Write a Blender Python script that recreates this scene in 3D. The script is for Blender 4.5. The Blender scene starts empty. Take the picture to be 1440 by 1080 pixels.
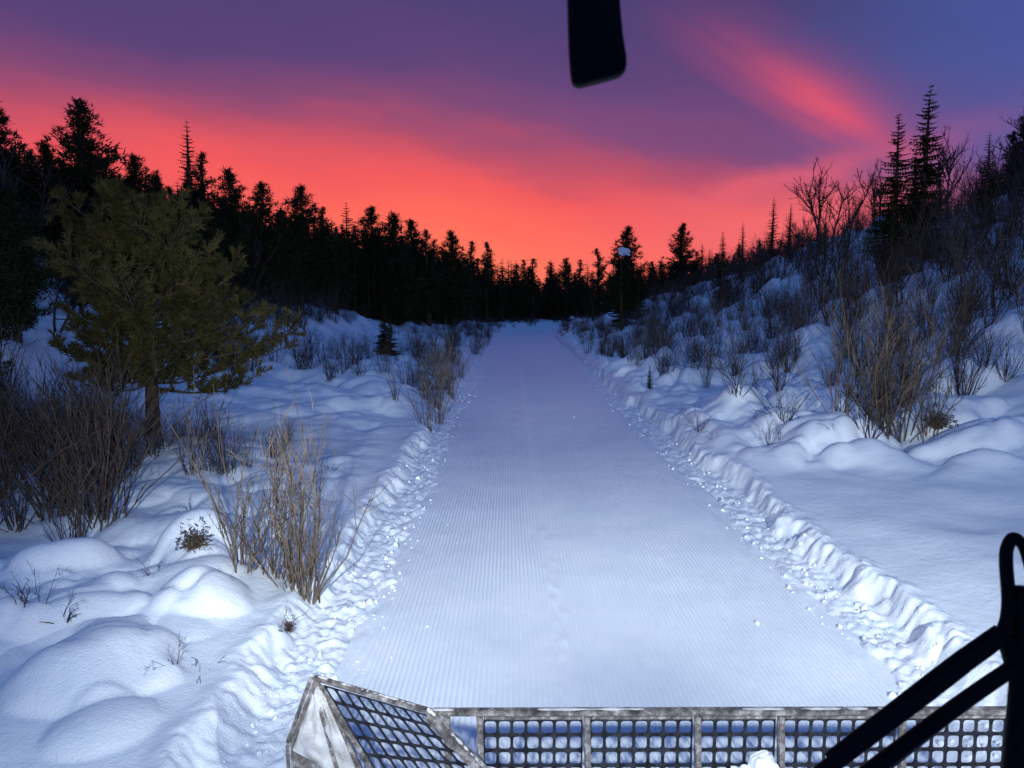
import bpy, math, random, bmesh
import numpy as np
from mathutils import Vector, Matrix
R = math.radians
rng = np.random.default_rng(7)
random.seed(7)
scene = bpy.context.scene
scene.view_settings.view_transform = 'Standard'
scene.view_settings.look = 'None'
scene.view_settings.exposure = 0
scene.view_settings.gamma = 1

def lin(r, g, b):
    def f(c):
        c /= 255.0
        return c/12.92 if c <= 0.04045 else ((c+0.055)/1.055)**2.4
    return (f(r), f(g), f(b), 1.0)

# ------------------------------------------------------------------ materials
def new_mat(name):
    m = bpy.data.materials.new(name); m.use_nodes = True
    nt = m.node_tree
    return m, nt, nt.nodes['Principled BSDF']

def ramp(nt, stops, interp='LINEAR'):
    n = nt.nodes.new('ShaderNodeValToRGB'); cr = n.color_ramp; cr.interpolation = interp
    while len(cr.elements) < len(stops): cr.elements.new(0.5)
    for e, (p, c) in zip(cr.elements, stops):
        e.position = p; e.color = c
    return n

def snow_mat(name, bumpscale=1.0, fine=60.0, c1=(0.81, 0.84, 0.87), c2=(0.90, 0.91, 0.93), csc=1.3):
    m, nt, b = new_mat(name)
    tc = nt.nodes.new('ShaderNodeTexCoord')
    n1 = nt.nodes.new('ShaderNodeTexNoise'); n1.inputs['Scale'].default_value = csc; n1.inputs['Detail'].default_value = 3
    n2 = nt.nodes.new('ShaderNodeTexNoise'); n2.inputs['Scale'].default_value = fine; n2.inputs['Detail'].default_value = 2
    n3 = nt.nodes.new('ShaderNodeTexNoise'); n3.inputs['Scale'].default_value = 11; n3.inputs['Detail'].default_value = 4
    for n in (n1, n2, n3): nt.links.new(tc.outputs['Object'], n.inputs['Vector'])
    r = ramp(nt, [(0.3, (*c1, 1)), (0.7, (*c2, 1))])
    nt.links.new(n1.outputs['Fac'], r.inputs['Fac']); nt.links.new(r.outputs['Color'], b.inputs['Base Color'])
    b1 = nt.nodes.new('ShaderNodeBump'); b1.inputs['Strength'].default_value = 0.5; b1.inputs['Distance'].default_value = 0.014*bumpscale
    b2 = nt.nodes.new('ShaderNodeBump'); b2.inputs['Strength'].default_value = 0.4; b2.inputs['Distance'].default_value = 0.02*bumpscale
    nt.links.new(n3.outputs['Fac'], b2.inputs['Height']); nt.links.new(n2.outputs['Fac'], b1.inputs['Height'])
    nt.links.new(b2.outputs['Normal'], b1.inputs['Normal']); nt.links.new(b1.outputs['Normal'], b.inputs['Normal'])
    b.inputs['Roughness'].default_value = 0.5
    b.inputs['Specular IOR Level'].default_value = 0.3
    return m
SNOW = snow_mat('snow')
TRAILSNOW = snow_mat('groomed_snow', 0.3, 90)
DIRTYSNOW = snow_mat('packed_dirty_snow', 1.0, 60, (0.32, 0.30, 0.29), (0.66, 0.64, 0.64), 9)

def var_mat(name, c1, c2, scale=3.0, rough=0.8, spec=.15):
    m, nt, b = new_mat(name)
    tc = nt.nodes.new('ShaderNodeTexCoord')
    n = nt.nodes.new('ShaderNodeTexNoise'); n.inputs['Scale'].default_value = scale; n.inputs['Detail'].default_value = 2
    nt.links.new(tc.outputs['Object'], n.inputs['Vector'])
    r = ramp(nt, [(0.35, (*c1, 1)), (0.65, (*c2, 1))])
    nt.links.new(n.outputs['Fac'], r.inputs['Fac']); nt.links.new(r.outputs['Color'], b.inputs['Base Color'])
    b.inputs['Roughness'].default_value = rough
    b.inputs['Specular IOR Level'].default_value = spec
    return m
BARK = var_mat('bark', (0.04, 0.028, 0.02), (0.10, 0.07, 0.05), 9)
NEEDLE = var_mat('conifer_needles', (0.018, 0.024, 0.012), (0.042, 0.046, 0.022), 2.5, .9, .0)
PINEN = var_mat('young_pine_needles', (0.026, 0.026, 0.011), (0.078, 0.066, 0.026), 3.0, .9, .05)
TWIG = var_mat('willow_bark', (0.07, 0.05, 0.036), (0.17, 0.125, 0.088), 5)
TWIGD = var_mat('dark_twig_bark', (0.035, 0.025, 0.021), (0.095, 0.068, 0.052), 5)
BLACK = var_mat('black_rubber', (0.003, 0.003, 0.004), (0.006, 0.006, 0.008), 8, 0.6, .1)
DEAD = var_mat('dead_leaves', (0.05, 0.034, 0.022), (0.12, 0.08, 0.05), 20)

def metal_mat():
    m, nt, b = new_mat('frosted_steel')
    tc = nt.nodes.new('ShaderNodeTexCoord')
    n = nt.nodes.new('ShaderNodeTexNoise'); n.inputs['Scale'].default_value = 14; n.inputs['Detail'].default_value = 8; n.inputs['Roughness'].default_value = 0.75
    nt.links.new(tc.outputs['Object'], n.inputs['Vector'])
    r = ramp(nt, [(0.38, (0.03, 0.028, 0.03, 1)), (0.52, (0.15, 0.128, 0.12, 1)), (0.70, (0.5, 0.46, 0.45, 1))])
    nt.links.new(n.outputs['Fac'], r.inputs['Fac']); nt.links.new(r.outputs['Color'], b.inputs['Base Color'])
    b.inputs['Roughness'].default_value = 0.7
    bp = nt.nodes.new('ShaderNodeBump'); bp.inputs['Strength'].default_value = 0.5; bp.inputs['Distance'].default_value = 0.01
    nt.links.new(n.outputs['Fac'], bp.inputs['Height']); nt.links.new(bp.outputs['Normal'], b.inputs['Normal'])
    return m
FROST = metal_mat()
MESHM = var_mat('blade_mesh_steel', (0.008, 0.008, 0.012), (0.03, 0.03, 0.038), 25, 0.6)

# ------------------------------------------------------------------ noise
def _hash(ix, iy, seed):
    h = (ix.astype(np.int64)*374761393 + iy.astype(np.int64)*668265263 + seed*1442695041) & 0xffffffff
    h = ((h ^ (h >> 13))*1274126177) & 0xffffffff
    h = (h ^ (h >> 16)) & 0xffffffff
    return h/4294967295.0
def vnoise(x, y, s=1.0, seed=0):
    x = x/s; y = y/s
    ix = np.floor(x); iy = np.floor(y); fx = x-ix; fy = y-iy
    fx = fx*fx*fx*(fx*(fx*6-15)+10); fy = fy*fy*fy*(fy*(fy*6-15)+10)
    a = _hash(ix, iy, seed); b = _hash(ix+1, iy, seed); c = _hash(ix, iy+1, seed); d = _hash(ix+1, iy+1, seed)
    return (a*(1-fx)+b*fx)*(1-fy)+(c*(1-fx)+d*fx)*fy - 0.5
def fbm(x, y, s, seed=0, o=4):
    t = 0; a = 1.0
    for i in range(o):
        t = t + a*vnoise(x*0.8+y*0.6, y*0.8-x*0.6, s, seed+i*17); a *= 0.5; s *= 0.5
    return t
def pillow(x, y, s, seed=0, pw=.62):
    x0 = x; y0 = y
    x = x0/s+0.5*vnoise(x0, y0, s*.8, seed+3); y = y0/s+0.5*vnoise(x0, y0, s*.8, seed+4); ix = np.floor(x); iy = np.floor(y)
    best = np.zeros_like(x)
    for dx in (-1, 0, 1):
        for dy in (-1, 0, 1):
            cx_ = ix+dx; cy_ = iy+dy
            px = cx_+_hash(cx_, cy_, seed); py = cy_+_hash(cx_, cy_, seed+5)
            rr = 0.35+0.65*_hash(cx_, cy_, seed+9)
            d2 = ((x-px)**2+(y-py)**2)/(rr*rr)
            v = np.clip(1-d2, 0, 1)**pw*rr
            best = np.maximum(best, v)
    return best
def sst(a, b, x):
    t = np.clip((x-a)/(b-a), 0, 1); return t*t*(3-2*t)

# ------------------------------------------------------------------ terrain height
TL, TR = -1.30, 3.10
def cx(y):
    return 0.5*sst(20, 60, y)+ 2.0*sst(60, 95, y) + 16*sst(80, 125, y)
def zb(y):
    return 0.5*sst(50, 110, y)+0.8*sst(110, 200, y)
LX = np.array([-300, -150, -60, -30, -20, -14, -11, -9, -7, -5, -3, 0])
LZ = np.array([18, 15, 11, 7.2, 5.0, 3.3, 2.1, 1.1, 0.45, 0.33, 0.27, 0.25])
RX = np.array([0, 3.6, 5, 7, 8.2, 10, 14, 17, 20, 24, 30, 60, 300])
RZ = np.array([0.22, 0.27, 0.40, 0.6, 0.95, 1.8, 3.6, 5.2, 6.9, 9.2, 11, 13, 15])
def smin(a, b, k=1.2):
    h = np.clip(0.5+0.5*(b-a)/k, 0, 1)
    return b*(1-h)+a*h-k*h*(1-h)
MOUNDS = [(-3.1, 5.4, 0.62, 0.32), (-2.75, 6.6, 0.4, 0.16), (-3.9, 6.4, 0.6, 0.2), (-3.35, 8.0, 0.5, 0.26), (-4.3, 5.6, .5, .2),
          (-4.6, 7.6, 0.5, 0.2), (7.9, 13.6, 0.9, 0.5), (6.9, 14.8, 0.6, 0.4), (9.2, 15.0, 0.9, 0.5), (-2.6, 4.6, 0.3, 0.1), (7.3, 16.5, .8, .5), (5.2, 16.8, .7, .35)]
def height(x, y):
    x = np.asarray(x, float); y = np.asarray(y, float)
    xx = x-cx(y)
    wl = 0.20*vnoise(x*0, y, 1.6, 3)+.13*fbm(x, y, .34, 12, 3)
    wr = 0.26*vnoise(x*0, y, 2.3, 5)+.17*fbm(x, y, .42, 13, 4)
    L = np.where(y > 75, np.minimum(np.interp(xx, LX, LZ), np.interp(x, LX, LZ)), np.interp(xx, LX, LZ)); Rr = np.interp(xx, RX, RZ)
    cap = np.interp(y, [0, 28, 35, 60, 80, 130, 400], [14, 10.5, 8.0, 5.0, 3.2, 3.2, 6])
    Rr = smin(Rr, cap)
    side = np.where(xx < 0.9, L, Rr)
    irr = np.clip(.55+1.5*fbm(x, y, 2.6, 71, 2), .08, 1.25)
    irr2 = np.clip(.5+1.6*fbm(x, y, 1.9, 73, 2), .0, 1.2)
    lump = pillow(x, y, 1.25, 11, .8)*0.40*irr+pillow(x+7, y*0.8, 0.55, 23, .7)*0.22*irr2+.10*fbm(x, y, .8, 74, 3)
    ml = sst(-2.2, -3.0, xx)
    mr = sst(4.0, 5.2, xx)*(0.03+0.97*sst(10.0, 12.0, y+.4*(xx-7)))
    mr2 = sst(3.6, 4.2, xx)*sst(11, 14, y)*0.75
    m = np.maximum(np.maximum(ml*0.66, mr*1.25), mr2)
    side = side + m*lump*(1+0.6*sst(14, 30, y)) + 0.22*fbm(x, y, 4.0, 31, 2)*sst(2.2, 6, np.abs(xx-0.9)) \
        + 0.045*fbm(x, y, 0.9, 77, 2)*sst(2.6, 3.5, np.abs(xx-0.9))
    side = side + (0.8*fbm(x, y, 12, 90, 2))*sst(8, 16, np.abs(xx))
    for (mx, my, mr_, mh) in MOUNDS:
        d2 = ((x-mx)**2+((y-my)*.9)**2)/(mr_*mr_)*(1+.8*vnoise(x, y, .4, 19))
        side = side + mh*np.clip(1-d2, 0, 1)**.8
    dl = (TL-xx) + wl
    dr = (xx-TR) + wr
    d = np.maximum(dl, dr)
    onR = dr > dl
    lipw0 = np.where(onR, 0.40, 0.44); lipw1 = np.where(onR, 0.62, 0.72)
    t = sst(0, 1, (d-lipw0)/(lipw1-lipw0))
    band = sst(-0.06, 0.12, d)*(1-0.95*sst(0.55, 0.85, d))
    rough = (0.030*pillow(x, y, .11, 40, .7)+0.055*np.abs(fbm(x, y, 0.13, 41, 3))+0.025*vnoise(x, y, 0.05, 44))*band
    shoulder = -0.045 + 0.055*sst(-0.05, 0.12, d) + 0.03*sst(0.1, 0.4, d)
    lip = 0.03*np.exp(-((d-lipw1-0.05)/0.10)**2)
    z = shoulder*(1-t)+side*t + rough + lip*(0.6+vnoise(x, y, 0.5, 51))
    z = np.where(d < -0.06, -0.045, z)
    return z + zb(y)

def mesh_obj(name, V, F, mat=None, smooth=True):
    me = bpy.data.meshes.new(name)
    me.from_pydata(V.tolist() if isinstance(V, np.ndarray) else V, [], F.tolist() if isinstance(F, np.ndarray) else F)
    if mat: me.materials.append(mat)
    if smooth: me.polygons.foreach_set('use_smooth', [True]*len(me.polygons))
    ob = bpy.data.objects.new(name, me); scene.collection.objects.link(ob)
    return ob

def grid_obj(name, xs, ys, zf, mat):
    X, Y = np.meshgrid(xs, ys); Z = zf(X, Y)
    V = np.stack([X.ravel(), Y.ravel(), Z.ravel()], 1)
    nx, ny = len(xs), len(ys)
    i = np.arange(nx-1)[None, :]+np.arange(ny-1)[:, None]*nx
    F = np.stack([i, i+1, i+1+nx, i+nx], -1).reshape(-1, 4)
    me = bpy.data.meshes.new(name)
    me.vertices.add(len(V)); me.vertices.foreach_set('co', V.ravel().astype(np.float32))
    me.loops.add(F.size); me.loops.foreach_set('vertex_index', F.ravel().astype(np.int32))
    me.polygons.add(len(F)); me.polygons.foreach_set('loop_start', np.arange(0, F.size, 4, dtype=np.int32))
    me.polygons.foreach_set('use_smooth', np.ones(len(F), dtype=bool))
    me.update(calc_edges=True); me.materials.append(mat)
    ob = bpy.data.objects.new(name, me); scene.collection.objects.link(ob)
    return ob

def growing(start, end, s0, k):
    out = [start]
    while out[-1] < end: out.append(out[-1]+s0+k*(out[-1]-start))
    return out
xs = list(-np.array(growing(6.0, 400, 0.06, 0.03))[::-1]) + list(np.arange(-5.97, -2.3, 0.035)) + list(np.arange(-2.3, -1.1, 0.02)) + \
     list(np.arange(-1.1, 2.9, 0.25)) + list(np.arange(2.9, 4.1, 0.02)) + list(np.arange(4.1, 9.0, 0.045)) + list(growing(9.0, 400, 0.06, 0.03))
xs = np.array(sorted(set(np.round(xs, 4))))
ys = list(np.arange(-60, 0, 4.0)) + list(np.arange(0, 3.4, 0.3))
y = 3.4
while y < 600: ys.append(y); y += (0.0048 if y < 22 else .0085 if y < 60 else .02)*y
ys = np.array(ys)
grid_obj('snow_ground', xs, ys, height, SNOW)

# groomed trail with corduroy
P = 0.044
tx = np.arange(TL-0.12, TR+0.12, P/6)
ty = list(np.arange(-8, 3.4, 0.5)); y = 3.4
while y < 125: ty.append(y); y += 0.014*y
def trail_z(x, y):
    prof = np.clip(0.6+0.9*np.cos(2*np.pi*x/P), 0, 1)
    amp = 0.0155*(0.8+0.5*vnoise(x, y, 0.6, 61))*(1-0.85*sst(20, 60, y))*(.65+.7*np.clip(.5+fbm(x, y, 2.2, 66, 3), 0, 1))
    seam = np.exp(-((x-0.48-0.05*vnoise(x*0, y, 2.0, 8))/0.09)**2)
    edge = sst(0.3, 0.0, np.minimum(x-TL, TR-x)+.15*fbm(x, y, .5, 67, 2))
    z = amp*(prof-.6)*(1-0.8*seam)*(1-edge)
    z = z + seam*0.026*np.abs(fbm(x, y, 0.12, 62, 3)) + edge*0.03*np.abs(fbm(x, y, 0.15, 63, 3))
    z = z + 0.012*fbm(x, y, 1.6, 64, 2) + 0.004*vnoise(x, y, 0.12, 65)
    return z + zb(y)
tr = grid_obj('groomed_trail', tx, np.array(ty), trail_z, TRAILSNOW)
me = tr.data
co = np.empty(len(me.vertices)*3, np.float32); me.vertices.foreach_get('co', co); co = co.reshape(-1, 3)
co[:, 0] += cx(co[:, 1]).astype(np.float32); me.vertices.foreach_set('co', co.ravel()); me.update()

# ------------------------------------------------------------------ mesh builders
class MB:
    def __init__(s): s.V = []; s.F = []; s.M = []; s.T = []
    def tube(s, pts, rads, n=4, mi=0):
        pts = [Vector(p) for p in pts]; base = len(s.V)
        for i, p in enumerate(pts):
            d = (pts[min(i+1, len(pts)-1)]-pts[max(i-1, 0)])
            if d.length < 1e-9: d = Vector((0, 0, 1))
            d.normalize()
            a = d.cross(Vector((0.31, 0.95, 0.07))); a.normalize(); b = d.cross(a)
            for k in range(n):
                t = 2*math.pi*k/n
                s.V.append(tuple(p+(a*math.cos(t)+b*math.sin(t))*rads[i]))
        for i in range(len(pts)-1):
            for k in range(n):
                q = base+i*n; s.F.append((q+k, q+(k+1) % n, q+n+(k+1) % n, q+n+k)); s.M.append(mi)
        if n > 3:
            s.F.append(tuple(base+k for k in range(n))[::-1]); s.M.append(mi)
            q = base+(len(pts)-1)*n; s.F.append(tuple(q+k for k in range(n))); s.M.append(mi)
    def tris(s, A, B, C, mi=1):
        s.T.append((np.stack([A, B, C], 1).reshape(-1, 3), mi))
    def needles(s, Pp, D, L, W, mi=1, r=rng):
        n = len(Pp)
        D = D/np.maximum(np.linalg.norm(D, axis=1, keepdims=True), 1e-6)
        side = np.cross(D, r.normal(size=(n, 3))); side /= np.maximum(np.linalg.norm(side, axis=1, keepdims=True), 1e-6)
        L = np.broadcast_to(L, (n,))[:, None]; W = np.broadcast_to(W, (n,))[:, None]
        s.tris(Pp-side*W*0.5, Pp+side*W*0.5, Pp+D*L, mi)
    def mesh(s, name, mats):
        V = list(s.V); F = list(s.F); M = list(s.M)
        if s.T:
            base = len(V)
            TV = np.concatenate([t[0] for t in s.T])
            V += TV.tolist(); n = len(TV)//3
            F += (np.arange(n*3).reshape(-1, 3)+base).tolist()
            for t in s.T: M += [t[1]]*(len(t[0])//3)
        me = bpy.data.meshes.new(name); me.from_pydata(V, [], F)
        for m in mats: me.materials.append(m)
        me.polygons.foreach_set('material_index', M); me.update()
        return me

def spruce(h, r, seed, dens=1.0, zs=1.0):
    g = np.random.default_rng(seed); mb = MB()
    lean = g.normal(0, 0.01, 2)
    mb.tube([(0, 0, -0.3), (lean[0]*h*.5, lean[1]*h*.5, h*.5), (lean[0]*h, lean[1]*h, h)], [0.02*h+.02, 0.012*h, 0.003], 5, 0)
    z = 0.05*h
    while z < 0.985*h:
        f = z/h
        nb = int(g.integers(5, 9))
        for k in range(nb):
            az = g.uniform(0, 2*math.pi)
            Lb = r*((1-f)**0.9)*g.uniform(0.55, 1.2)+0.05*r
            if g.random() < 0.1: Lb *= 0.5
            slope = 0.45*f-0.30+g.normal(0, 0.08)
            nseg = max(3, int(3+6*Lb/r*dens))
            t = np.linspace(0.08, 1, nseg)
            hd = np.array([math.cos(az), math.sin(az), 0])
            side = np.array([-hd[1], hd[0], 0])
            C = hd*(Lb*t)[:, None] + np.array([lean[0]*z, lean[1]*z, z]); C[:, 2] += slope*Lb*t + 0.12*Lb*t**3
            w = Lb*(0.13+0.32*(1-t))*g.uniform(0.7, 1.3, nseg)+0.03*r
            for sgn in (-1, 1):
                B = C + side*(sgn*w)[:, None] + hd*(w*g.uniform(0.3, 1.1, nseg))[:, None]
                B[:, 2] -= w*g.uniform(0.0, 0.55, nseg)
                A2 = C + hd*(Lb/nseg*g.uniform(.8, 1.3))
                mb.tris(C, A2, B)
            B = C + hd*(w*0.4)[:, None]; B[:, 2] -= w*g.uniform(0.4, 1.0, nseg)
            mb.tris(C, C+hd*(Lb/nseg*1.2), B)
        z += h*g.uniform(0.014, 0.028)*zs
    return mb.mesh('spruce_mesh', [BARK, NEEDLE])

def lodgepole(h, r, seed, low=0.08, tuft=0.15, nb=90, ntri=15):
    g = np.random.default_rng(seed); mb = MB()
    pts = [(0, 0, -0.3)]; px = py = 0
    for i in range(1, 7):
        px += g.normal(0, 0.010*h); py += g.normal(0, 0.010*h); pts.append((px, py, h*i/6.1))
    mb.tube(pts, [0.02*h*(1-i/7.2)+0.01 for i in range(7)], 5, 0)
    pa = np.array(pts)
    lob = g.uniform(0.6, 1.25, 12)
    for b in range(nb):
        f = low+(1-low)*(b+g.random())/nb
        z = f*h*0.97
        c = np.array([np.interp(z, pa[:, 2], pa[:, 0]), np.interp(z, pa[:, 2], pa[:, 1]), z])
        ff = (f-low)/(1-low)
        env = min(1.0, 0.6+1.5*ff)*(1-ff**1.5)**0.9+0.045
        az = g.uniform(0, 6.283)
        Lb = r*env*g.uniform(0.4, 1.2)*lob[int((az+ff*7)/6.283*12) % 12]
        up = 0.1+0.6*ff
        hd = np.array([math.cos(az), math.sin(az), 0])
        def P_(t): return c+hd*Lb*t+np.array([0, 0, Lb*(up*t*0.5+0.45*t*t)])
        mb.tube([P_(0), P_(1)], [0.0045*h*(1-ff)+.008, 0.004], 3, 0)
        nt_ = max(2, int(5*Lb/r+2))
        for t in np.linspace(0.30, 1.0, nt_):
            p = P_(t)+g.normal(0, 0.07*r, 3)*(1-.6*ff)
            s = tuft*r*g.uniform(0.7, 1.3)*1.9*(1-.4*ff)
            D = g.normal(size=(ntri, 3)); D[:, 2] += 0.9; D += hd*0.6
            Pp = p+g.normal(0, s*0.25, (ntri, 3))
            mb.needles(Pp, D, s*g.uniform(0.5, 1.1, ntri), s*0.20, 1, g)
    D = g.normal(size=(30, 3))*.5; D[:, 2] += 1
    mb.needles(np.array([px, py, h*.93])+g.normal(0, 1, (30, 3))*np.array([.04, .04, .22]), D, .28, .05, 1, g)
    return mb.mesh('lodgepole_mesh', [BARK, NEEDLE])

def young_pine(h, r, seed):
    g = np.random.default_rng(seed); mb = MB()
    mb.tube([(0, 0, -0.3), (0.03, 0, h*.25), (-0.03, 0.03, h*.6), (0.05, 0, h*.95)], [0.14, 0.11, 0.06, 0.015], 9, 0)
    nb = 84
    lob = g.uniform(.65, 1.2, 10)
    for b in range(nb):
        f = 0.20+0.77*(b+g.random())/nb
        z = f*h; az = b*2.399+g.normal(0, 0.5)
        ff = (f-0.20)/0.78
        env = (0.88+0.25*math.sin(ff*3.0))*(1-ff**1.7)**0.75+0.10
        Lb = r*env*g.uniform(0.55, 1.0)*lob[int(az*10/6.283+ff*5) % 10]
        if ff < 0.3 and math.cos(az) > 0.2: Lb *= 1.25
        up = -0.24+0.80*ff
        hd = np.array([math.cos(az), math.sin(az), 0]); sd = np.array([-hd[1], hd[0], 0])
        c = np.array([0, 0, z]); wob = g.normal(0, 0.08, 3)
        def P_(t): return c+hd*Lb*t+sd*Lb*wob[0]*math.sin(3*t)+np.array([0, 0, Lb*(up*t+0.30*t*t)])
        mb.tube([P_(0), P_(.35), P_(.7), P_(1)], [0.032*(1-ff)+.012, 0.02, 0.012, 0.005], 4, 0)
        ns = int(5+9*Lb/r)
        for k in range(ns):
            t = 0.16+0.84*(k+g.random())/ns
            p = P_(min(t, 1))
            sg = 1 if k % 2 else -1
            dr = hd*g.uniform(.3, .9)+sd*sg*g.uniform(0.2, .9)+np.array([0, 0, g.uniform(0.1, 1.0)])
            dr /= np.linalg.norm(dr)
            ls = min(.5, Lb*0.26*g.uniform(0.6, 1.2)*(1.25-t*0.5)+0.10)
            e = p+dr*ls
            mb.tube([p, e], [0.009, 0.004], 3, 0)
            for twi in range(3):
                if twi == 0: a0 = p+(e-p)*0.15; a1 = e+np.array([0, 0, .05])
                else:
                    a0 = p+(e-p)*g.uniform(.2, .8); dd = dr+g.normal(0, .7, 3)+np.array([0, 0, .4]); dd /= np.linalg.norm(dd)
                    a1 = a0+dd*ls*0.6
                n = 50
                tt = g.random(n)**.8; Pp = a0+(a1-a0)*tt[:, None]
                ax = (a1-a0)/max(np.linalg.norm(a1-a0), 1e-5)
                D = g.normal(size=(n, 3)); D -= (D@ax)[:, None]*ax*0.8
                D = D/np.linalg.norm(D, axis=1, keepdims=True)*0.7+ax*g.uniform(.2, 1.1, n)[:, None]+np.array([0, 0, .2])
                mb.needles(Pp, D, g.uniform(.07, .15, n), 0.02, 1, g)
    return mb.mesh('young_pine_mesh', [BARK, PINEN])

def shrub(h, spread, seed, stems=16, mat=TWIG, arch=0.0, rad=0.009, kids=5, wig=.16):
    g = np.random.default_rng(seed); mb = MB()
    def grow(p, d, L, r, depth):
        n = 5 if depth == 0 else 3; pts = [p.copy()]; q = p.copy(); dd = d.copy()
        for i in range(n):
            dd = dd+g.normal(0, wig, 3)+np.array([0, 0, 0.08-arch*0.25*(i/n)]); dd /= np.linalg.norm(dd)
            q = q+dd*L/n; pts.append(q.copy())
        mb.tube(pts, [max(r*(1-0.75*i/n), .0018) for i in range(n+1)], 4 if depth == 0 else 3, 0)
        if depth < 2:
            kn = int(g.integers(max(1, kids-2), kids+1)) if depth == 0 else int(g.integers(1, 4))
            for k in range(kn):
                t = g.uniform(0.25, 0.95); i = min(int(t*n), n-1); a = pts[i]+(pts[i+1]-pts[i])*(t*n-i)
                d2 = dd*0.8+g.normal(0, 0.42, 3)+np.array([0, 0, 0.35]); d2 /= np.linalg.norm(d2)
                grow(a, d2, L*g.uniform(.22, .42), r*0.55*(1.1-t*.3), depth+1)
    for s in range(stems):
        az = g.uniform(0, 6.283); tl = min(abs(g.normal(0, spread)), 2.2*spread)
        d = np.array([math.cos(az)*tl, math.sin(az)*tl, 1.0]); d /= np.linalg.norm(d)
        b = np.array([math.cos(az), math.sin(az), 0])*g.uniform(0, .16)*h*.5; b[2] = -0.12
        grow(b, d, h*g.uniform(.4, 1.0), rad*g.uniform(.6, 1.25), 0)
    return mb.mesh('shrub_mesh', [mat])

def bare_tree(h, seed):
    g = np.random.default_rng(seed); mb = MB()
    def grow(p, d, L, r, depth):
        n = 5 if depth < 2 else 3; pts = [p.copy()]; q = p.copy(); dd = d.copy()
        for i in range(n):
            dd = dd+g.normal(0, 0.09, 3)+np.array([0, 0, 0.05]); dd /= np.linalg.norm(dd); q = q+dd*L/n; pts.append(q.copy())
        mb.tube(pts, [r*(1-0.65*i/n) for i in range(n+1)], 5 if depth == 0 else 3, 0)
        if depth < 3:
            for k in range([11, 5, 4][depth]):
                t = g.uniform(0.25, 1); i = min(int(t*n), n-1); a = pts[i]+(pts[i+1]-pts[i])*(t*n-i)
                d2 = dd*0.7+g.normal(0, 0.5, 3)+np.array([0, 0, .35]); d2 /= np.linalg.norm(d2)
                grow(a, d2, L*g.uniform(.3, .5), r*.5, depth+1)
    for s in range(2):
        grow(np.array([g.normal(0, .1), g.normal(0, .1), -.3]), np.array([g.normal(0, .2), g.normal(0, .2), 1.]), h*g.uniform(.6, .75), 0.013*h, 0)
    return mb.mesh('bare_tree_mesh', [TWIGD])

def H(x, y): return float(height(np.array([x]), np.array([y]))[0])
gx = np.arange(-110, 110.1, .5); gy = np.arange(0, 215, .5)
GX, GY = np.meshgrid(gx, gy); GZ = height(GX, GY)
def HF(x, y):
    i = int(round((x+110)/.5)); j = int(round(y/.5))
    i = max(1, min(len(gx)-2, i)); j = max(1, min(len(gy)-2, j))
    return float(GZ[j-1:j+2, i-1:i+2].mean())
def place(name, me, x, y, s=1.0, rot=None, parent=None, dz=0.0, sz=None, tilt=(0, 0), fast=False):
    ob = bpy.data.objects.new(name, me); scene.collection.objects.link(ob)
    ob.location = (x, y, (HF(x, y)-.05 if fast else H(x, y))+dz); ob.rotation_euler = (tilt[0], tilt[1], random.uniform(0, 6.28) if rot is None else rot)
    ob.scale = (s, s, sz if sz else s)
    if parent: ob.parent = parent
    return ob
def empty(name):
    e = bpy.data.objects.new(name, None); scene.collection.objects.link(e); return e

SP = [spruce(10, 1.45, 100+i) for i in range(3)] + [spruce(10, 2.0, 110+i) for i in range(2)]
SPN = [spruce(10, 0.95, 130)]
LP = [lodgepole(10, 1.5, 200+i) for i in range(4)] + [lodgepole(10, 2.1, 220+i, nb=140, tuft=.13) for i in range(3)]
FL = [lodgepole(10, 1.6, 240+i, nb=60, ntri=9, tuft=.2) for i in range(3)]+[spruce(10, 1.6, 250+i, .6, 1.6) for i in range(2)]

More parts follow.
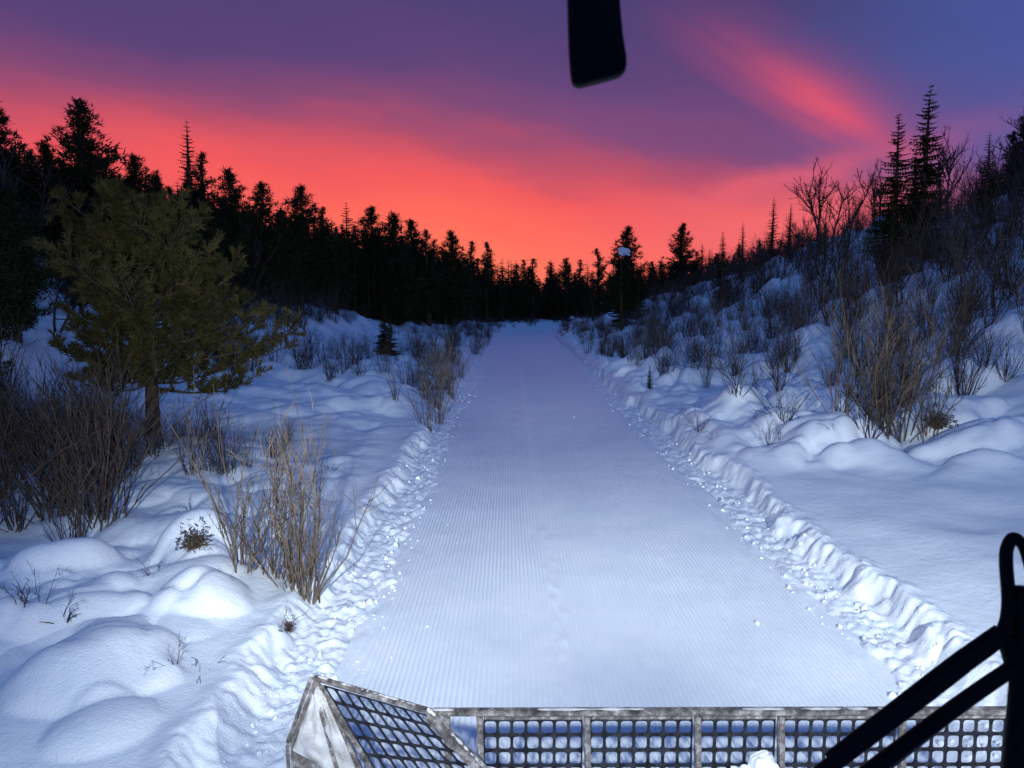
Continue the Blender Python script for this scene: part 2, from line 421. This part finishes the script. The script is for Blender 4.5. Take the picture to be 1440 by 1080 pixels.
sky = [(-17.2, 26, 9.9, 'W'), (-15.6, 28, 10.4, 'W'), (-14.6, 30, 8.9, 'W'), (-14.2, 34, 11.2, 'N'), (-15.3, 37, 9.7, 'P'), (-14.3, 36, 10.3, 'P'),
       (-14.2, 39, 10.0, 'W'), (-13.6, 42, 9.8, 'W'), (-12.6, 46, 10.3, 'W'), (-12.1, 50, 9.6, 'P'), (-11.5, 54, 10.4, 'S'), (-10.5, 58, 10.6, 'W'),
       (-9.0, 60, 10.3, 'W'), (-8.8, 70, 10.9, 'W'), (-7.4, 70, 10.1, 'P'), (-5.6, 77, 10.6, 'W'), (-4.2, 88, 10.6, 'P'), (-3.0, 100, 11.6, 'P'),
       (-18.5, 24, 8.8, 'W'), (-16.5, 22.5, 7.6, 'W'), (-13.4, 24.5, 6.4, 'W'), (-11.2, 27, 6.0, 'P'), (-16.4, 27.4, 8.8, 'W'), (-14.0, 21, 6.6, 'W'), (-12.2, 21.5, 5.6, 'W'),
       (-15.2, 23, 7.6, 'P'), (-13.3, 18.6, 6.6, 'W'), (-13.0, 32, 7.6, 'W'), (-12.4, 35, 7.4, 'P'), (-12.0, 40, 7.6, 'W'), (-10.8, 47, 7.9, 'P'), (-9.5, 13.0, 4.6, 'W'), (-10.3, 14.4, 5.6, 'W'), (-8.9, 12.3, 3.3, 'W'), (-12.3, 16.5, 6.6, 'W'), (-11.0, 16.8, 5.6, 'W'),
       (9.6, 62, 9.5, 'W'), (8.6, 57, 7.6, 'S'), (10.6, 66, 8.2, 'P'), (16.0, 70, 10.6, 'W'), (17.2, 67, 8.6, 'S'), (12.3, 76, 8.4, 'P'), (9.6, 83, 9.4, 'P'),
       (16.0, 46, 9.6, 'N'), (14.6, 47, 8.2, 'N'), (18.2, 49, 9.6, 'N'), (15.25, 28, 11.0, 'S'), (14.6, 28.6, 10.2, 'S'), (15.9, 29.6, 9.0, 'S'),
       (16.7, 26.5, 9.0, 'N'), (20.0, 29.5, 10.6, 'W'), (21.0, 31, 11, 'P'), (19.2, 29, 9.6, 'P'), (18.6, 26.2, 9.2, 'W')]
cnt = 0
for (x, y, zt, k) in sky:
    hb = H(x, y); s = max((zt-hb)/10, .2)
    cnt += 1
    if k in 'SN':
        me = (SP[cnt % 3] if k == 'S' else SPN[0]); place('spruce_tree', me, x, y, s*(1.5 if k == 'N' else 1.2), sz=s)
    elif k == 'W': place('lodgepole_pine_tree', LP[4+cnt % 3], x, y, s*1.35, sz=s)
    else: place('lodgepole_pine_tree', LP[cnt % 4], x, y, s*1.35, sz=s)
place('spruce_tree', SP[3], -6.3, 38, .26); place('spruce_tree', SP[4], -5.9, 37.4, .22)
place('fir_sapling', SP[0], 4.15, 21.8, .075); place('fir_sapling', SP[1], 4.9, 32, .12)
place('spruce_tree', SP[2], 13.4, 26.5, .3); place('spruce_tree', SP[1], 12.5, 44, .4)

forest = empty('distant_forest')
def fput(x, y, s):
    near = y < 50
    me = random.choice(LP[:4]+LP[4:]+SP[:2]) if near else random.choice(FL)
    place('forest_conifer', me, x, y, s*random.uniform(1.25, 1.6), parent=forest, sz=s*random.uniform(.9, 1.1), fast=True)
for i in range(520):
    x = random.uniform(-80, -6); y = random.uniform(27, 150)
    if x > -11.5 and y < 52: continue
    if x > -6-(110-y)*0.055 and y < 110: continue
    if y < 45 and x > -13.5: continue
    z0 = HF(x, y); u = x/y
    if u < -0.76: continue
    lim = 3+y*np.interp(u, [-.8, -.55, -.42, -.33, -.2, -.1, 0.0], [.22, .19, .16, .125, .105, .07, .05])
    s = min(random.uniform(.6, .95), (lim-z0)/10)
    if s < .22: continue
    fput(x, y, s)
for i in range(190):
    x = random.uniform(-14, 34); y = random.uniform(98, 165)
    if y < 126 and abs(x-float(cx(np.array(y)))-.9) < 4.5: continue
    u = x/y; lim = 3+y*np.interp(u, [-.1, -.02, .02, .06, .1, .2, .3], [.085, .082, .062, .058, .06, .055, .065]); z0 = HF(x, y)
    fput(x, y, max(.3, min(random.uniform(.5, 1.0), (lim-z0)/10)))
for i in range(170):
    x = random.uniform(9, 75); y = random.uniform(58, 150); u = x/y
    if u > .76 or x < 9+max(0, (y-85))*.35: continue
    z0 = HF(x, y); lim = 3+y*np.interp(u, [.05, .15, .25, .4, .55, .7], [.05, .06, .07, .10, .14, .16])
    s = min(random.uniform(.4, .7), (lim-z0)/10)
    if s < .15: continue
    fput(x, y, s)
for i in range(230):
    y = random.uniform(40, 112); x = np.interp(y, [42, 55, 80, 115], [-12.5, -9.5, -6.2, -4])-abs(random.gauss(0, 2.6))
    fput(x, y, random.uniform(.2, .45))
for i in range(40):
    y = random.uniform(104, 116); x = random.uniform(-5, 9)
    if x > float(cx(np.array(y)))-3.5: continue
    fput(x, y, random.uniform(.3, .6))

place('young_pine_tree', young_pine(4.25, 2.0, 5), -6.55, 13.6, 1, rot=0.3)

# ------------------------------------------------------------------ bare trees and shrubs
BT = [bare_tree(5, 300+i) for i in range(3)]
for (x, y, s) in [(16.6, 40, 1.15), (17.6, 41, 1.0), (15.6, 41, .8), (16.9, 32, .9), (14.2, 34, .75), (19.0, 33, .9), (17.6, 28, .8), (18.5, 27, .85), (13.4, 40, .7), (18.6, 38, .9), (16.0, 36, .7), (17.4, 25.5, .6),
                  (13.2, 30, .55), (12.4, 25, .5), (14.9, 24.5, .6), (16.6, 23.8, .55), (13.6, 21.5, .5), (12.6, 19.5, .45), (11.5, 22, .45), (-13.0, 20, .8), (-14.5, 22, 1.0), (-11.5, 19, .6), (-13.5, 30, .9), (-12.5, 36, .9)]:
    place('bare_aspen_tree', random.choice(BT), x, y, s)
SH = [shrub(2.0, .26, 400+i, stems=13+2*i, rad=.0105, wig=.12) for i in range(4)]
SHD = [shrub(2.0, .42, 420+i, stems=19, mat=TWIGD, rad=.012) for i in range(4)]
SHB = [shrub(1.6, .75, 440+i, stems=13, mat=TWIGD, arch=1.2, rad=.012) for i in range(2)]
for (x, y, s, k) in [(-1.98, 7.02, .98, 0), (-2.12, 7.25, .95, 3), (-2.68, 7.3, .95, 2), (-2.0, 6.95, .6, 3), (-2.35, 7.3, .8, 0),
                     (-1.85, 17.2, .9, 0), (-1.75, 18.5, .9, 1), (-2.0, 20.5, 1.0, 3), (-1.8, 23, .95, 2), (-2.1, 26, 1.0, 0), (-2.9, 19, .5, 1),
                     (6.5, 12.9, 1.35, 3), (6.9, 13.1, 1.45, 2), (7.3, 12.8, 1.1, 1), (6.0, 13.4, 1.1, 0), (7.6, 14.2, 1.4, 3)]:
    place('willow_bush', SH[k], x, y, s)
for (x, y, s, k) in [(5.3, 14.1, .8, 0), (6.2, 12.6, .9, 1), (8.0, 14.6, 1.0, 0), (4.6, 13.0, .4, 1), (3.9, 15.0, .45, 0), (5.0, 16.2, .8, 1), (9.3, 15.3, .9, 1), (7.0, 14.0, 1.2, 0), (8.8, 16.5, 1.0, 1), (6.4, 17.5, 1, 0), (-2.4, 21.5, .9, 0), (-2.2, 24, 1, 1), (-3.6, 31, 1.3, 0)]:
    place('arching_bush', SHB[k], x, y, s)
thL = empty('willow_thicket')
for i in range(85):
    x = random.uniform(-9.4, -4.7); y = random.uniform(7.6, 13.2)
    if x > -0.62*y+0.9: continue
    place('thicket_shrub', random.choice(SHD), x, y, random.uniform(.6, 1.2), parent=thL, fast=True)
for i in range(44):
    place('thicket_shrub', random.choice(SHD+SH[:1]), random.uniform(-8.3, -4.0), random.uniform(11.0, 14.5), random.uniform(.3, .6), parent=thL, fast=True)
thR = empty('hillside_willow_thicket')
for i in range(860):
    y = 14.0*math.exp(random.random()*1.55); x = random.uniform(4.6, 25)
    if x > y*.75: continue
    if y < 22 and x < 7 and random.random() < .7: continue
    if x < 8 and random.random() < .35: continue
    f = min(1, max(0, (x-5)/8))
    place('thicket_shrub', random.choice(SHD+SH[:2]), x, y, random.uniform(.35, .85)+.65*f*random.random(), parent=thR, fast=True)
thF = empty('trailside_brush')
for i in range(280):
    y = random.uniform(22, 100)
    if random.random() < .6: x = float(cx(np.array(y)))-1.9-abs(random.gauss(0, 3.2))
    else: x = float(cx(np.array(y)))+3.9+abs(random.gauss(0, 2.4))
    place('thicket_shrub', random.choice(SHD), x, y, random.uniform(.35, .85), parent=thF, fast=True)
for i in range(200):
    y = random.uniform(22, 48); x = random.uniform(-17, -7.0)
    if y > 30 and -9.5 < x: continue
    place('thicket_shrub', random.choice(SHD), x, y, random.uniform(.6, 1.3), parent=thF, fast=True)
TWS = [shrub(.5, .9, 460+i, stems=4, mat=TWIGD, arch=1.5, rad=.007, kids=4) for i in range(3)]
for (x, y, s) in [(-3.95, 6.1, 1.0), (-4.05, 5.9, .9), (-2.35, 5.45, .7), (-2.5, 5.3, .6), (-1.98, 6.2, .7), (-2.6, 6.65, .5), (-3.4, 7.0, .7), (-5.2, 9, .8), (3.9, 14.2, .7), (-1.75, 8.0, .4), (4.9, 15, 1), (-2.9, 12, .7), (-4.2, 9.6, .7), (-3.7, 6.0, .9), (5.6, 12.6, .8), (5.0, 13.4, .9)]:
    place('dead_twig', random.choice(TWS), x, y, s, tilt=(random.uniform(-.5, .5), random.uniform(-.5, .5)))
def leafclump(r, seed):
    g = np.random.default_rng(seed); mb = MB()
    for s in range(9):
        d = g.normal(size=3); d[2] = abs(d[2]); d /= np.linalg.norm(d)
        mb.tube([(0, 0, -.05), tuple(d*r*.6), tuple(d*r*1.2+g.normal(0, .02, 3))], [.008, .005, .002], 3, 0)
    n = 420; Pp = g.normal(0, r*.42, (n, 3)); Pp[:, 2] = np.abs(Pp[:, 2])*1.3
    mb.needles(Pp, g.normal(size=(n, 3)), g.uniform(.03, .07, n), .02, 1, g)
    return mb.mesh('leafclump_mesh', [TWIGD, DEAD])
LC = leafclump(.2, 9)
place('dead_leaf_clump', LC, -3.25, 7.55, .9); place('dead_leaf_clump', LC, 7.45, 12.75, 1.3); place('dead_leaf_clump', LC, -1.95, 6.35, .4)

# ------------------------------------------------------------------ crumbled snow chunks along the edges
bm = bmesh.new(); bmesh.ops.create_icosphere(bm, subdivisions=2, radius=1)
iv = np.array([v.co[:] for v in bm.verts]); ifc = np.array([[v.index for v in f.verts] for f in bm.faces]); bm.free()
VV = []; FF = []; off = 0
g = np.random.default_rng(77)
Nn = 2800
yy = 3.6*np.exp(g.random(Nn)*2.1)
xx = np.where(g.random(Nn) < .5, TL-g.uniform(-.15, .55, Nn), TR+g.uniform(-.15, .45, Nn))
xx = np.where(g.random(Nn) < .02, g.uniform(TL, TR, Nn), xx)
xw = xx+cx(yy); zz = np.maximum(height(xw, yy), zb(yy))
for i in range(Nn):
    r = 0.004+0.026*g.random()**10
    nz = 1+0.35*np.sin(iv@g.normal(0, 3, (3, 3))+g.random()*6).mean(1, keepdims=True)+g.normal(0, .08, (len(iv), 1))
    VV.append(iv*nz*r*g.uniform(.6, 1.3, 3)+np.array([xw[i], yy[i], zz[i]+r*.15])); FF.append(ifc+off); off += len(iv)
mesh_obj('snow_chunks', np.concatenate(VV), np.concatenate(FF), SNOW)

def blob(name, loc, rad, seed, mat=SNOW, parent=None):
    g = np.random.default_rng(seed)
    bm = bmesh.new(); bmesh.ops.create_icosphere(bm, subdivisions=4, radius=1)
    v = np.array([q.co[:] for q in bm.verts]); f = np.array([[q.index for q in ff.verts] for ff in bm.faces]); bm.free()
    n = np.zeros(len(v))
    for k in range(6): n += np.sin(v@g.normal(0, 1.8+k*1.3, 3)+g.random()*6)*.16/(1+.4*k)
    v = v*(1+n)[:, None]*np.array(rad)
    ob = mesh_obj(name, v, f, mat); ob.location = loc
    if parent: ob.parent = parent
    return ob
cap = blob('snow_cap', (8.65, 56.6, 7.0), (.42, .3, .26), 3); cap.rotation_euler = (0, .3, 0)

# ------------------------------------------------------------------ snowcat blade
blade = empty('snowcat_blade')
def beam(name, a, b, w, hgt, mat=FROST, parent=blade, bev=.005):
    a = Vector(a); b = Vector(b); d = b-a; L = d.length
    bm = bmesh.new(); bmesh.ops.create_cube(bm, size=1)
    for v in bm.verts: v.co = Vector((v.co.x*L, v.co.y*w, v.co.z*hgt))
    bmesh.ops.bevel(bm, geom=bm.edges[:], offset=bev, segments=2, affect='EDGES')
    me = bpy.data.meshes.new(name); bm.to_mesh(me); bm.free(); me.materials.append(mat)
    ob = bpy.data.objects.new(name, me); scene.collection.objects.link(ob)
    x = d.normalized(); up = Vector((0, 0, 1))
    if abs(x.z) > .98: up = Vector((0, 1, 0))
    yv = up.cross(x).normalized(); z = x.cross(yv)
    ob.matrix_world = Matrix(((x.x, yv.x, z.x, 0), (x.y, yv.y, z.y, 0), (x.z, yv.z, z.z, 0), (0, 0, 0, 1)))
    ob.location = (a+b)/2
    if parent: ob.parent = parent
    return ob
def perforated(name, c00, c10, c11, c01, nu, nv, bar=.10, parent=blade):
    c00, c10, c11, c01 = [np.array(c, float) for c in (c00, c10, c11, c01)]
    def Q(u, v): return c00*(1-u)*(1-v)+c10*u*(1-v)+c11*u*v+c01*(1-u)*v
    hi = []; ou = []
    n = 16
    for k in range(n):
        t = 2*math.pi*(k+.5)/n; c, s = math.cos(t), math.sin(t)
        e = 0.45
        hx = abs(c)**e*math.copysign(1, c); hy = abs(s)**e*math.copysign(1, s)
        mx = max(abs(c), abs(s)); ou.append((c/mx*.5, s/mx*.5)); hi.append((hx*(.5-bar), hy*(.5-bar)))
    V = []; F = []
    for i in range(nu):
        for j in range(nv):
            b = len(V)
            for (ox, oy) in ou: V.append(tuple(Q((i+.5+ox)/nu, (j+.5+oy)/nv)))
            for (ox, oy) in hi: V.append(tuple(Q((i+.5+ox)/nu, (j+.5+oy)/nv)))
            for k in range(n):
                k2 = (k+1) % n; F.append((b+k, b+k2, b+n+k2, b+n+k))
            for cxn, cyn in ((.5, .5), (-.5, .5), (-.5, -.5), (.5, -.5)):
                cand = sorted(range(n), key=lambda q: (ou[q][0]-cxn)**2+(ou[q][1]-cyn)**2)[:2]
                V.append(tuple(Q((i+.5+cxn)/nu, (j+.5+cyn)/nv))); F.append((b+cand[0], b+cand[1], len(V)-1))
    ob = mesh_obj(name, V, F, MESHM, False)
    so = ob.modifiers.new('s', 'SOLIDIFY'); so.thickness = .006; so.offset = 0
    ob.parent = parent
    return ob
YB = 3.9
beam('top_rail', (-.42, YB, .775), (2.95, YB, .775), .05, .03)
beam('lower_rail', (-.42, YB-.02, .33), (2.95, YB-.02, .33), .05, .04)
beam('moldboard', (-.42, YB+.03, .16), (2.95, YB+.03, .16), .03, .28)
ribs = [-.34, -.16, .43, 1.04, 1.50, 2.17, 2.78]
for i, x in enumerate(ribs):
    beam('rib_%d' % i, (x, YB-.005, .757), (x+.01, YB-.02, .355), .035, .04)
prev = -.16
for i, x in enumerate(ribs[2:]):
    w = x-prev
    beam('panel_top_%d' % i, (prev+.022, YB+.012, .738), (x-.022, YB+.012, .738), .015, .03)
    perforated('grid_panel_%d' % i, (prev+.02, YB+.015, .36), (x-.02, YB+.015, .36), (x-.02, YB+.015, .722), (prev+.02, YB+.015, .722), max(3, round((w-.04)/.080)), 4)
    prev = x
beam('wing_top_rail', (-1.165, 4.27, .785), (-.42, 3.9, .775), .035, .028)
beam('wing_hinge_beam', (-.44, 3.88, .775), (-.06, 3.70, .47), .05, .055)
perforated('wing_grid_panel', (-.74, 3.95, .385), (-.13, 3.735, .50), (-.45, 3.905, .755), (-1.10, 4.235, .755), 9, 5)
beam('wing_divider', (-1.12, 4.24, .745), (-.72, 3.93, .34), .03, .03)
def snowplate(name, pts, parent=blade, seed=1):
    p = [np.array(q, float) for q in pts]; n = 24; V = []; F = []
    nrm = np.cross(p[1]-p[0], p[3]-p[0]); nrm /= np.linalg.norm(nrm)
    if nrm[1] > 0: nrm = -nrm
    for i in range(n):
        for j in range(n):
            u = i/(n-1); v = j/(n-1); q = p[0]*(1-u)*(1-v)+p[1]*u*(1-v)+p[2]*u*v+p[3]*(1-u)*v
            e = min(u, 1-u, v, 1-v)
            V.append(tuple(q+nrm*(.03*min(1, e*6)**.5*(.6+1.8*float(fbm(np.array(u*1.0), np.array(v*1.0), .3, seed, 3))))))
    for i in range(n-1):
        for j in range(n-1): F.append((i*n+j, (i+1)*n+j, (i+1)*n+j+1, i*n+j+1))
    ob = mesh_obj(name, V, F, DIRTYSNOW); ob.parent = parent
def poly(name, pts, mat, th=.02, parent=blade):
    ob = mesh_obj(name, pts, [tuple(range(len(pts)))], mat, False)
    so = ob.modifiers.new('s', 'SOLIDIFY'); so.thickness = th; so.offset = 0
    ob.parent = parent; return ob
poly('wing_side_plate', [(-1.165, 4.28, .775), (-1.27, 4.12, .47), (-1.23, 4.0, .28), (-.76, 3.94, .28), (-1.10, 4.24, .74)], FROST, .02)
snowplate('snow_packed_on_wing', [(-1.15, 4.25, .75), (-1.25, 4.08, .44), (-.80, 3.92, .30), (-1.11, 4.22, .74)])
beam('wing_inner_fold', (-1.15, 4.225, .72), (-.93, 3.93, .30), .02, .02)
beam('wing_outer_edge', (-1.18, 4.265, .79), (-1.285, 4.10, .47), .022, .022)
beam('wing_outer_edge_lower', (-1.285, 4.10, .465), (-1.24, 3.97, .28), .022, .022)
def snow_ridge(name, a, b, w, hh, seed):
    a = np.array(a, float); b = np.array(b, float); n = 200; V = []; F = []
    d = (b-a)/np.linalg.norm(b-a); s = np.array([-d[1], d[0], 0])
    tn = np.linspace(0, 1, n); nn = np.clip(vnoise(tn*40, tn*0+seed, 3.0, seed)+vnoise(tn*40, tn*0, .9, seed+1)*.6+.25, 0, 1)
    for i in range(n):
        c = a+(b-a)*tn[i]; k = nn[i]
        for q in range(6):
            t = math.pi*q/5
            V.append(tuple(c+s*math.cos(t)*w*(.4+.6*k)*.5+np.array([0, 0, math.sin(t)*hh*k-.004])))
    for i in range(n-1):
        for q in range(5): F.append((i*6+q, i*6+q+1, i*6+q+7, i*6+q+6))
    ob = mesh_obj(name, V, F, DIRTYSNOW); ob.parent = blade
snow_ridge('snow_on_rail', (-.42, YB, .790), (2.95, YB, .790), .045, .016, 5)
snow_ridge('snow_on_wing', (-1.165, 4.27, .80), (-.42, 3.9, .79), .03, .012, 8)
snow_ridge('snow_on_hinge', (-.44, 3.88, .805), (-.06, 3.70, .50), .045, .02, 11)
blob('snow_lump', (1.40, 3.86, .47), (.075, .05, .10), 21, parent=blade)
blob('snow_lump', (1.30, 3.86, .41), (.10, .05, .05), 22, parent=blade)
blob('snow_lump', (-.16, 3.84, .42), (.10, .05, .06), 23, parent=blade)

# ------------------------------------------------------------------ windshield wiper + cab handle
mb = MB()
def sm(pts, n=6):
    pts = [np.array(p, float) for p in pts]; out = []
    for i in range(len(pts)-1):
        p0 = pts[max(i-1, 0)]; p1 = pts[i]; p2 = pts[i+1]; p3 = pts[min(i+2, len(pts)-1)]
        for k in range(n):
            t = k/n; out.append(.5*((2*p1)+(-p0+p2)*t+(2*p0-5*p1+4*p2-p3)*t*t+(-p0+3*p1-3*p2+p3)*t**3))
    out.append(pts[-1]); return out
def stube(pts, r0, r1, n=12):
    q = sm(pts); mb.tube([tuple(p) for p in q], [r0+(r1-r0)*i/(len(q)-1) for i in range(len(q))], n, 0)
stube([(.56, .772, 2.715), (.553, .776, 2.742), (.543, .778, 2.752), (.536, .777, 2.742), (.535, .776, 2.725), (.537, .77, 2.675), (.527, .767, 2.645), (.49, .764, 2.616), (.44, .76, 2.578), (.33, .752, 2.497)], .0055, .0085)
stube([(.53, .775, 2.652), (.47, .771, 2.609), (.345, .76, 2.513)], .004, .005)
stube([(.545, .764, 2.615), (.484, .76, 2.573), (.375, .752, 2.492)], .008, .009)
stube([(.54, .770, 2.602), (.49, .766, 2.564), (.39, .758, 2.486)], .004, .004)
stube([(.550, .77, 2.70), (.551, .765, 2.62), (.545, .755, 2.49)], .008, .012)
stube([(.536, .77, 2.645), (.552, .765, 2.60)], .009, .012)
me = mb.mesh('windshield_wiper', [BLACK]); ob = bpy.data.objects.new('windshield_wiper', me); scene.collection.objects.link(ob)
me.polygons.foreach_set('use_smooth', [True]*len(me.polygons))
secs = [(.0625, .640, 3.330, .0205, .011), (.0645, .634, 3.290, .0205, .011), (.0655, .630, 3.262, .0205, .011), (.0665, .627, 3.235, .0208, .011), (.068, .6245, 3.21, .0215, .011), (.070, .6228, 3.193, .0222, .011),
        (.0707, .6222, 3.186, .0218, .0105), (.0711, .6220, 3.1825, .0205, .0095), (.0713, .6218, 3.180, .0175, .007), (.0713, .6218, 3.1792, .012, .004)]
V = []; F = []; n = 28
for (x, y, z, hw, hd_) in secs:
    for k in range(n):
        t = 2*math.pi*k/n; c, s = math.cos(t), math.sin(t)
        qx = abs(c)**.45*math.copysign(1, c)*hw
        V.append((x+qx+.002, y+abs(s)**.45*math.copysign(1, s)*hd_, z-.001+qx*.26*max(0, min(1, (3.30-z)/.1))))
for i in range(len(secs)-1):
    for k in range(n): F.append((i*n+k, i*n+(k+1) % n, (i+1)*n+(k+1) % n, (i+1)*n+k))
F.append(tuple(range(n))); F.append(tuple((len(secs)-1)*n+k for k in range(n)))
mesh_obj('cab_grab_handle', V, F, BLACK)

# ------------------------------------------------------------------ world sky
w = bpy.data.worlds.new('World'); scene.world = w; w.use_nodes = True
nt = w.node_tree; N = nt.nodes; Lk = nt.links
for n_ in list(N): N.remove(n_)
def math_(op, a, b=None, c=None, clamp=False):
    m = N.new('ShaderNodeMath'); m.operation = op; m.use_clamp = clamp
    for i, v in enumerate((a, b, c)):
        if v is None: continue
        if isinstance(v, (int, float)): m.inputs[i].default_value = v
        else: Lk.new(v, m.inputs[i])
    return m.outputs[0]
def mrange(v, a, b, c, d, smooth=True):
    m = N.new('ShaderNodeMapRange'); m.interpolation_type = 'SMOOTHSTEP' if smooth else 'LINEAR'; m.clamp = True
    Lk.new(v, m.inputs['Value'])
    for nme, val in (('From Min', a), ('From Max', b), ('To Min', c), ('To Max', d)): m.inputs[nme].default_value = val
    return m.outputs['Result']
def mix(f, a, b):
    m = N.new('ShaderNodeMix'); m.data_type = 'RGBA'; m.clamp_factor = True
    for s_, v in ((m.inputs[0], f), (m.inputs[6], a), (m.inputs[7], b)):
        if isinstance(v, (tuple, float, int)): s_.default_value = v
        else: Lk.new(v, s_)
    return m.outputs[2]
tc = N.new('ShaderNodeTexCoord'); sp = N.new('ShaderNodeSeparateXYZ'); Lk.new(tc.outputs['Generated'], sp.inputs[0])
az = math_('ARCTAN2', sp.outputs[0], sp.outputs[1]); el = math_('ARCSINE', sp.outputs[2])
cv = N.new('ShaderNodeCombineXYZ'); Lk.new(math_('MULTIPLY', az, 1.0), cv.inputs[0]); Lk.new(math_('MULTIPLY', math_('ADD', el, math_('MULTIPLY', az, .12)), 3.6), cv.inputs[1])
ns = N.new('ShaderNodeTexNoise'); ns.inputs['Scale'].default_value = 2.6; ns.inputs['Detail'].default_value = 4; ns.inputs['Roughness'].default_value = .5; Lk.new(cv.outputs[0], ns.inputs['Vector'])
noi = math_('SUBTRACT', ns.outputs['Fac'], .5)
bnd = mrange(az, -.15, .45, .212, .125)
t = math_('ADD', math_('SUBTRACT', el, bnd), math_('MULTIPLY', noi, .13))
tt = mrange(t, -.25, .20, 0, 1, False)
def C(t0): return (t0+.25)/.45
rp = ramp(nt, [(0.0, lin(255, 138, 104)), (C(-.15), lin(255, 118, 96)), (C(-.09), lin(254, 103, 92)), (C(-.045), lin(240, 89, 94)), (C(-.005), lin(192, 80, 104)), (C(.035), lin(136, 73, 116)), (C(.09), lin(92, 66, 120)), (1.0, lin(70, 63, 116))])
Lk.new(tt, rp.inputs['Fac'])
blue = ramp(nt, [(0.0, lin(96, 94, 160)), (.25, lin(70, 86, 155)), (.5, lin(60, 94, 160)), (1.0, lin(56, 104, 176))])
Lk.new(mrange(el, 0, 1.2, 0, 1, False), blue.inputs['Fac'])
rb = mrange(math_('ADD', az, math_('MULTIPLY', noi, .35)), .22, .68, 0, 1)
far = math_('MAXIMUM', mrange(math_('ABSOLUTE', az), .8, 1.5, 0, 1), mrange(el, .42, .8, 0, 1))
col = mix(math_('MAXIMUM', math_('MULTIPLY', rb, .92), far), rp.outputs['Color'], blue.outputs['Color'])
cv2 = N.new('ShaderNodeCombineXYZ'); Lk.new(math_('ADD', az, math_('MULTIPLY', el, 1.2)), cv2.inputs[0]); Lk.new(math_('MULTIPLY', math_('ADD', el, math_('MULTIPLY', az, .5)), 2.0), cv2.inputs[1])
n2 = N.new('ShaderNodeTexNoise'); n2.inputs['Scale'].default_value = 8; n2.inputs['Detail'].default_value = 5; n2.inputs['Roughness'].default_value = .5; Lk.new(cv2.outputs[0], n2.inputs['Vector'])
noi2 = math_('MULTIPLY', math_('SUBTRACT', n2.outputs['Fac'], .5), 2.0)
def gaus(a0, e0, ang, la, lb, amp, nf_=.6):
    da = math_('SUBTRACT', az, a0); de = math_('SUBTRACT', el, e0); c_, s_ = math.cos(ang), math.sin(ang)
    p = math_('ADD', math_('MULTIPLY', da, c_), math_('MULTIPLY', de, s_)); q = math_('SUBTRACT', math_('MULTIPLY', de, c_), math_('MULTIPLY', da, s_))
    q = math_('ADD', q, math_('ADD', math_('MULTIPLY', noi, .05), math_('MULTIPLY', noi2, .025)))
    e = math_('ADD', math_('POWER', math_('DIVIDE', p, la), 2), math_('POWER', math_('DIVIDE', q, lb), 2))
    v = math_('MULTIPLY', math_('EXPONENT', math_('MULTIPLY', e, -1)), amp)
    return math_('MULTIPLY', v, math_('ADD', 1.0, math_('MULTIPLY', noi2, nf_)), None, True)
col = mix(gaus(.20, .225, -.12, .26, .05, .5, .8), col, lin(122, 75, 128))
col = mix(gaus(.36, .258, -.42, .12, .042, .40, 1.8), col, lin(180, 80, 122))
col = mix(gaus(.385, .236, -.50, .085, .025, .70, 1.8), col, lin(226, 86, 112))
col = mix(gaus(.27, .31, -.40, .10, .04, .22, 1.6), col, lin(166, 74, 122))
col = mix(gaus(.33, .150, .22, .17, .018, .6, .8), col, lin(232, 96, 116))
col = mix(gaus(.30, .085, .12, .20, .045, .8, .4), col, lin(242, 108, 112))
sk = N.new('ShaderNodeTexSky'); sk.sky_type = 'NISHITA'; sk.sun_disc = False; sk.sun_elevation = R(1.0); sk.sun_rotation = R(0)
bg1 = N.new('ShaderNodeBackground'); Lk.new(col, bg1.inputs[0]); bg1.inputs[1].default_value = 1.0
bg2 = N.new('ShaderNodeBackground'); Lk.new(sk.outputs[0], bg2.inputs[0]); bg2.inputs[1].default_value = 0.002
ad = N.new('ShaderNodeAddShader'); Lk.new(bg1.outputs[0], ad.inputs[0]); Lk.new(bg2.outputs[0], ad.inputs[1])
out = N.new('ShaderNodeOutputWorld'); Lk.new(ad.outputs[0], out.inputs[0])

sl = bpy.data.lights.new('dawn_sun', 'SUN'); sl.energy = .04; sl.angle = R(12); sl.color = (1, .5, .5)
so = bpy.data.objects.new('dawn_sun', sl); scene.collection.objects.link(so); so.rotation_euler = (R(-84), 0, 0)

# snowcat work lights on both sides of the cab
def spot(x, y, z, tx_, ty_, tz_, P_, ang, blend, size=.06):
    l = bpy.data.lights.new('cab_headlight', 'SPOT'); l.energy = P_; l.spot_size = R(ang); l.spot_blend = blend; l.shadow_soft_size = size
    l.color = (.84, .95, 1.0)
    o = bpy.data.objects.new('cab_headlight', l); scene.collection.objects.link(o); o.location = (x, y, z)
    o.rotation_euler = (Vector((tx_, ty_, tz_))-Vector((x, y, z))).to_track_quat('-Z', 'Y').to_euler()
for sx in (-.9, 2.7):
    s_ = -1 if sx < 0 else 1
    spot(sx, .95, 2.8, sx-s_*1.6, 8, 1.0, 620, 136, 1.0)
    spot(sx, .95, 2.9, sx+(-.5 if sx < 0 else 1.2), 30, 3.0, 3000, 80, 1.0)
spot(.9, 1.0, 3.6, 1.0, 40, 2.0, 9500, 24, 1.0)

# ------------------------------------------------------------------ camera
cam = bpy.data.cameras.new('camera'); co_ = bpy.data.objects.new('camera', cam); scene.collection.objects.link(co_)
cam.sensor_width = 36; cam.lens = 26.25; cam.clip_start = .02; cam.clip_end = 3000
co_.location = (0, 0, 3.0); co_.rotation_euler = (R(90-6.0), 0, R(-.27))
cam.dof.use_dof = True; cam.dof.focus_distance = 14; cam.dof.aperture_fstop = 11
scene.camera = co_
